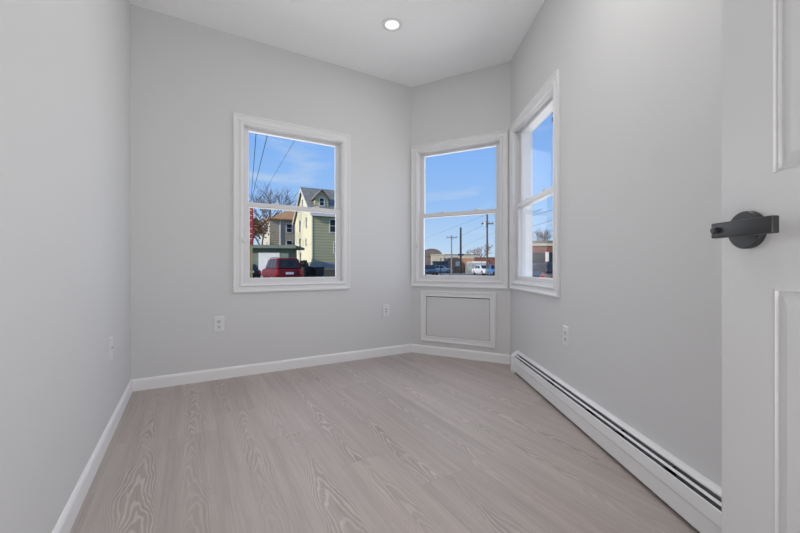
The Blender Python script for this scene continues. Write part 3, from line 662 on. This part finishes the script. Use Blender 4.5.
# ---- vertical red sign on a pole
r = empty('street_sign', (at(248.2, 15), 15, GZ), 0.35); tag(r, 'tall narrow red sign with white characters on wooden posts', 'sign')
bm = bmesh.new(); box(bm, -0.19, 0.19, -0.03, 0.03, zat(243, 15)-GZ, zat(203, 15)-GZ, 0.008); sg = obj('sign_panel', bm, 'redsign', r)
for q in range(6):
    zc = zat(208.5+q*6.1, 15)-GZ; bm = bmesh.new(); box(bm, 0.02, 0.07, -0.036, -0.029, zc-0.075, zc+0.075); box(bm, 0.02, 0.14, -0.036, -0.029, zc-0.075+(q % 3)*0.05, zc-0.045+(q % 3)*0.05)
    obj('sign_character', bm, 'whitetrim', sg)
for x in (-0.12, 0.12):
    bm = bmesh.new(); box(bm, x-0.045, x+0.045, -0.04+0.08, 0.04+0.06, 0, zat(205, 15)-GZ); obj('sign_post', bm, 'wood', r)

# ---- bare trees
def bare_tree(name, x, y, z0, h, label, seed, m='bark', spread=0.55, depth=6, trunk=0.16, leaves=None, group=None):
    rnd = random.Random(seed); r = empty(name, (x, y, z0)); tag(r, label, 'tree', group)
    tb = bmesh.new(); bb = bmesh.new(); tips = []
    def grow(bm, p, d, ln, rad, k):
        q = p + d*ln; mid = p.lerp(q, .5) + Vector((rnd.uniform(-1,1), rnd.uniform(-1,1), 0))*ln*.05
        tube(bm, p, mid, rad, rad*.86, 5, False); tube(bm, mid, q, rad*.86, rad*.72, 5, False)
        if k == 0: tips.append(q); return
        for i in range(rnd.choice((2, 3, 3))):
            nd = (d + Vector((rnd.uniform(-1,1), rnd.uniform(-1,1), rnd.uniform(-.25,.6)))*spread*1.25).normalized()
            nd.z = max(nd.z, -0.05); grow(bb, q if i else mid.lerp(q, .8), nd.normalized(), ln*rnd.uniform(.62,.86), rad*.62, k-1)
    grow(tb, Vector((0, 0, 0)), Vector((rnd.uniform(-.06,.06), 0, 1)).normalized(), h*.30, trunk, depth)
    obj('trunk', tb, m, r); obj('branches', bb, m, r)
    if leaves:
        lb = bmesh.new()
        for t in tips:
            for _ in range(leaves[1]):
                c = t + Vector([rnd.gauss(0, leaves[2]) for _ in range(3)]); a = Vector([rnd.gauss(0,1) for _ in range(3)]).normalized(); b = a.orthogonal().normalized(); s = leaves[3]*rnd.uniform(.6,1.2)
                lb.faces.new([lb.verts.new(c+v*s) for v in (a, b*.6, -a, -b*.6)])
        o = obj('leaves', lb, leaves[0], r); o['kind'] = 'stuff'
    return r
bare_tree('bare_tree', at(261, 56), 56, GZ, 13.5, 'tall leafless tree left of the taupe house, its crown against the sky', 5, trunk=0.20)
bare_tree('bare_tree', at(272, 88), 88, 0.2, 19, 'leafless tree rising behind the brown roof', 11, depth=6, trunk=0.34)
bare_tree('bare_tree', at(255, 64), 64, GZ, 10.5, 'tree with dry brown leaves behind the red sign', 23, depth=5, trunk=0.25, leaves=('dryleaf', 30, 0.7, 0.26))

def shrub(name, x, y, z, rx, h, label, seed, m='shrub', ct='shrub'):
    rnd = random.Random(seed); bm = bmesh.new()
    for _ in range(260):
        t = rnd.uniform(0, 2*PI); f = rnd.random()**.5; zz = rnd.random()
        c = Vector((math.cos(t)*f*rx*(1-.45*zz), math.sin(t)*f*rx*(1-.45*zz), zz*h)); a = Vector([rnd.gauss(0,1) for _ in range(3)]).normalized(); b = a.orthogonal().normalized(); s = rx*.2
        bm.faces.new([bm.verts.new(c+v*s) for v in (a, b*.7, -a, -b*.7)])
    for q in range(5): tube(bm, (0, 0, 0), (math.cos(q*1.3)*rx*.5, math.sin(q*1.3)*rx*.5, h*.8), .04, .015, 5)
    o = obj(name, bm, m); o.location = (x, y, z); tag(o, label, ct)
shrub('bush', at(303.6, 43), 43, 0.62, 0.75, 0.95, 'dark bush growing below the pale yellow house, behind the suv', 3)

# ---- overhead wires (level cables seen from below)
def wire(name, p1, p2, h, label, near=0.5, far=0.6, rad=0.02, sag=0.0, group=None):
    def P(p): Z = F*(h-HC)/(266.0-p[1]); return Vector((at(p[0], Z), Z, h))
    a, b = P(p1), P(p2); d = b-a; a2 = a-d*near; b2 = b+d*far; bm = bmesh.new(); N = 10; prev = None
    pts = [a2.lerp(b2, i/N) + Vector((0, 0, -sag*4*(i/N)*(1-i/N))) for i in range(N+1)]
    for i in range(N): tube(bm, pts[i], pts[i+1], rad, rad, 5, i in (0, N-1))
    tag(obj(name, bm, 'wire'), label, 'cable', group)
wire('power_line', (256, 134), (251, 200), 8.0, 'thick overhead cable, leftmost through the back wall window', rad=0.019)
wire('power_line', (267, 136), (255, 185), 8.3, 'thick twisted overhead cable, second from the left', rad=0.019)
wire('power_line', (294, 141), (268, 185), 8.0, 'thin overhead cable crossing the sky to the right', rad=0.010)

# ---- far street seen through the angled window
def building(name, x0, x1, y, depth, z1, m, label, roof='umber', parts=()):
    r = empty(name, (x0, y, GZ)); tag(r, label, 'building'); w = x1-x0; h = z1-GZ
    bm = bmesh.new(); box(bm, 0, w, 0, depth, 0, h); obj('building_wall', bm, m, r)
    bm = bmesh.new(); box(bm, -.12, w+.12, -.12, depth+.12, h, h+.22); obj('roof', bm, roof, r)
    for kind, u, z, ww, hh, mm in parts:
        bm = bmesh.new(); box(bm, u-ww/2, u+ww/2, -0.07, 0.03, z-hh/2, z+hh/2); obj(kind, bm, mm, r)
    return r
# arched roof hall
r = empty('arched_building', (at(421, 96), 96, GZ)); tag(r, 'grey brown building with arched roof at the far left of the street', 'building')
bm = bmesh.new(); box(bm, 0, 5.6, 0, 12, 0, 3.9); obj('building_wall', bm, 'umber', r)
bm = bmesh.new(); arc = [(2.8+3.0*math.cos(PI-PI*i/14), 3.9+2.1*math.sin(PI*i/14)) for i in range(15)]
a = [bm.verts.new((p[0], -.2, p[1])) for p in arc]; b = [bm.verts.new((p[0], 12.2, p[1])) for p in arc]
bm.faces.new(a); bm.faces.new(b[::-1]); [bm.faces.new((a[i], a[(i+1)%15], b[(i+1)%15], b[i])) for i in range(15)]
obj('arched_roof', bm, 'umber', r)
building('cream_building', at(432.5, 90), at(444, 90), 90, 5, zat(254.5, 90), 'tan', 'small cream block building beside the arched roof', 'tan')
building('garage_row', at(434, 78), at(451.0, 78), 78, 5, zat(261.5, 76), 'greyblock', 'low grey block building in shade behind the black post', 'greyblock', [('roller_door', 1.2, 1.0, 1.4, 1.6, 'umber'), ('roller_door', 2.8, 1.0, 1.1, 1.6, 'concrete')])
building('long_building', at(442, 106), at(478, 106), 106, 8, zat(254.5, 106), 'tan', 'long tan building with green roof edge in the distance', 'greenpaint', [('window', 3, 3.2, 1.2, 1, 'winglass'), ('window', 6, 3.2, 1.2, 1, 'winglass')])
building('brick_shop', at(452.5, 70), at(474, 70), 70, 7, zat(258, 70), 'orange', 'orange brick shop behind the two thin poles', 'tan', [('doorway', 1.2, 1.2, 1.2, 2.0, 'whitetrim'), ('window', 3.3, 1.5, 0.8, 1.2, 'winglass')])
building('brown_building', at(475, 92), at(512, 92), 92, 8, zat(257.5, 92), 'redbrick', 'dark red brick building at right end of the street', 'umber', [('window', 3, 2.0, 1.6, 1.2, 'winglass'), ('window', 6, 2.0, 1.6, 1.2, 'winglass')])

r = empty('truck_trailer', (at(480, 64), 64, GZ)); tag(r, 'white box trailer standing behind the grey fence', 'trailer')
bm = bmesh.new(); box(bm, -1.3, 1.1, 0, 5.5, 0.55, 2.15, .04); obj('cargo_box', bm, 'whitetrim', r)
bm = bmesh.new(); box(bm, -1.2, 1.0, .2, 5.3, 0.42, 0.56); obj('chassis', bm, 'rubber', r)
for sx in (-1.0, 0.8):
    for yy in (1.0, 4.4):
        bm = bmesh.new(); lathe(bm, [(0, -.12), (.38, -.12), (.38, .12), (0, .12)], 18, 'X', (sx, yy, .38)); obj('wheel', bm, 'rubber', r)
r = empty('slat_fence', (at(466, 58), 58, GZ)); tag(r, 'grey green slatted fence at the street below the tall pole', 'fence')
fw = at(489, 58)-at(466, 58)
bm = bmesh.new()
for i in range(int(fw/0.24)): box(bm, i*0.24, i*0.24+0.19, 0, 0.03, 0.05, zat(262.5, 58)-GZ)
obj('fence_boards', bm, 'fence', r)
bm = bmesh.new(); box(bm, 0, fw, 0.03, 0.09, 0.3, 0.4); box(bm, 0, fw, 0.03, 0.09, 1.3, 1.4); obj('fence_rail', bm, 'fence', r)
for i in range(4):
    bm = bmesh.new(); box(bm, i*fw/3-.05, i*fw/3+.05, 0.09, 0.19, 0, 1.95); obj('fence_post', bm, 'whitetrim' if i == 1 else 'fence', r)

car('sedan', (at(429, 48), 48), Vector((0.08, -1)), 'bluecar', 'dark blue car at the far left of the street, by the window frame', suv=False)
car('sedan', (at(483.5, 51), 51), Vector((0.2, -1)), 'whitecar', 'white car parked in front of the grey fence', suv=False)
car('sedan', (at(495.5, 44), 44), Vector((-0.1, -1)), 'skycar', 'light blue car at the right end by the tall utility pole', suv=False)
car('sedan', (at(441, 68), 68), Vector((1, -0.1)), 'whitecar', 'white car parked by the low grey building', suv=False)
r = empty('utility_box', (at(458, 67), 67, GZ)); tag(r, 'dark metal utility cabinet beside the brick shop', 'cabinet')
bm = bmesh.new(); box(bm, -0.6, 0.5, 0, 0.6, 0.05, 1.25, .03); obj('cabinet_body', bm, 'stone', r); bm = bmesh.new(); box(bm, -0.68, 0.58, -.05, 0.65, 1.25, 1.34); obj('cabinet_lid', bm, 'umber', r)

def utility_pole(px, py, Z, label, arms, rad=0.13, extra=None, name='utility_pole', m='polewood'):
    r = empty(name, (at(px, Z), Z, GZ)); tag(r, label, 'pole'); h = zat(py, Z)-GZ
    bm = bmesh.new(); tube(bm, (0, 0, 0), (0, 0, h), rad, rad*.75, 10); obj('pole', bm, m, r)
    for dz, w in arms:
        bm = bmesh.new(); box(bm, -w/2, w/2, -.20, -.08, h-dz-.07, h-dz+.07); a = obj('crossarm', bm, m, r)
        for q in range(4):
            bm = bmesh.new(); lathe(bm, [(0, .26), (.05, .24), (.07, .12), (.04, .06), (.04, 0)], 10, 'Z', (-w/2+.12+q*(w-.24)/3, -.14, h-dz+.06)); obj('insulator', bm, 'greyblock', a)
    if extra:
        for (ex, dz, ww, hh, mm, nm) in extra:
            bm = bmesh.new()
            if nm == 'transformer': lathe(bm, [(0, 0), (ww, 0), (ww, hh), (0, hh)], 14, 'Z', (ex, -.1, h-dz))
            else: box(bm, ex-ww/2, ex+ww/2, -.28, -.14, h-dz-hh/2, h-dz+hh/2)
            obj(nm, bm, mm, r)
    return r
utility_pole(451.5, 235, 65, 'thin grey utility pole, left of the three on the far street', [(0.4, 1.9)], 0.14, m='greyblock')
utility_pole(460.7, 227, 64, 'dark pole with small blue sign, middle of the three on the far street', [], 0.20, [(0, 4.85, 1.1, 0.30, 'bluecar', 'street_name_sign')], m='wire')
utility_pole(487.2, 212.5, 48, 'tall wooden utility pole with two crossarms, right of the three', [(0.10, 2.2), (1.45, 1.6)], 0.14, [(-0.30, 1.75, .2, .45, 'whitetrim', 'transformer')])
r = empty('black_post', (at(440.8, 38), 38, GZ)); tag(r, 'short thin black post at the kerb before the low grey building', 'post')
bm = bmesh.new(); tube(bm, (0, 0, 0), (0, 0, zat(258.5, 38)-GZ), 0.045, 0.045, 10); obj('post_shaft', bm, 'black', r)
bm = bmesh.new(); lathe(bm, [(0, .10), (.05, .07), (.07, 0), (.045, -.03)], 12, 'Z', (0, 0, zat(258.5, 38)-GZ)); obj('post_cap', bm, 'black', r)
bare_tree('bare_tree', at(482, 120), 122, GZ, 9.5, 'reddish leafless tree behind the tall utility pole', 41, 'barkred', depth=6, trunk=0.3, spread=0.7)
bare_tree('bare_tree', at(474, 120), 119, GZ, 7.5, 'smaller reddish leafless tree left of the tall pole', 47, 'barkred', depth=5, trunk=0.25, spread=0.7)
wire('power_line', (487, 214), (430, 236), 7.2, 'thin cable running left from the tall pole, uppermost', rad=0.011, near=0.03, far=0.4)
wire('power_line', (486.6, 223), (453, 239), 6.0, 'thin cable running left from the tall pole, lowest', rad=0.011, near=0.03, far=0.2)
wire('power_line', (499, 229), (470, 243), 6.6, 'short thin cable passing behind the tall pole', rad=0.012, near=0.6, far=0.8)

# ---- seen through the right wall window
r = building('red_brick_building', 10.7, 24.0, 30, 9, zat(245.5, 30), 'redbrick', 'red brick building with dark windows behind parked cars', 'tan',
    [('window', u, 1.55, 1.1, 1.7, 'winglass') for u in (0.75, 2.3, 4.0, 5.7, 7.4, 9.2)] + [('wall_sign', 1.55, 2.05, 0.26, 0.80, 'whitetrim')])
bm = bmesh.new(); box(bm, 0.2, 13.0, 3.0, 8.5, 0, 0.45); o = obj('roof_parapet', bm, 'umber', r); o.location = (0, 0, zat(245.5, 30)-GZ+.22)
car('sedan', (9.4, 24.5), Vector((-1, 0.05)), 'bluecar', 'navy car parked before the red brick building', suv=False)
car('sedan', (8.15, 18.2), Vector((0.42, 0.91)), 'blackcar', 'black car with white plate nearest the right window', suv=False)
utility_pole(567.5, 92, 13.0, 'dark pole with crossarms just outside the right window', [(0.72, 1.3), (1.02, 1.2)], 0.10, m='wire')
bare_tree('bare_tree', at(562, 40), 41, GZ, 6.8, 'dark leafless tree at the right edge behind the brick building', 61, depth=6, trunk=0.2, spread=0.7)
wire('power_line', (531, 215.6), (558, 208), 7.0, 'upper cable across the lower right window pane', rad=0.018)
wire('power_line', (531, 226.3), (557, 218.3), 6.4, 'middle cable across the lower right window pane', rad=0.018)
wire('power_line', (531, 233.8), (558, 228), 5.8, 'lowest cable across the lower right window pane', rad=0.018)
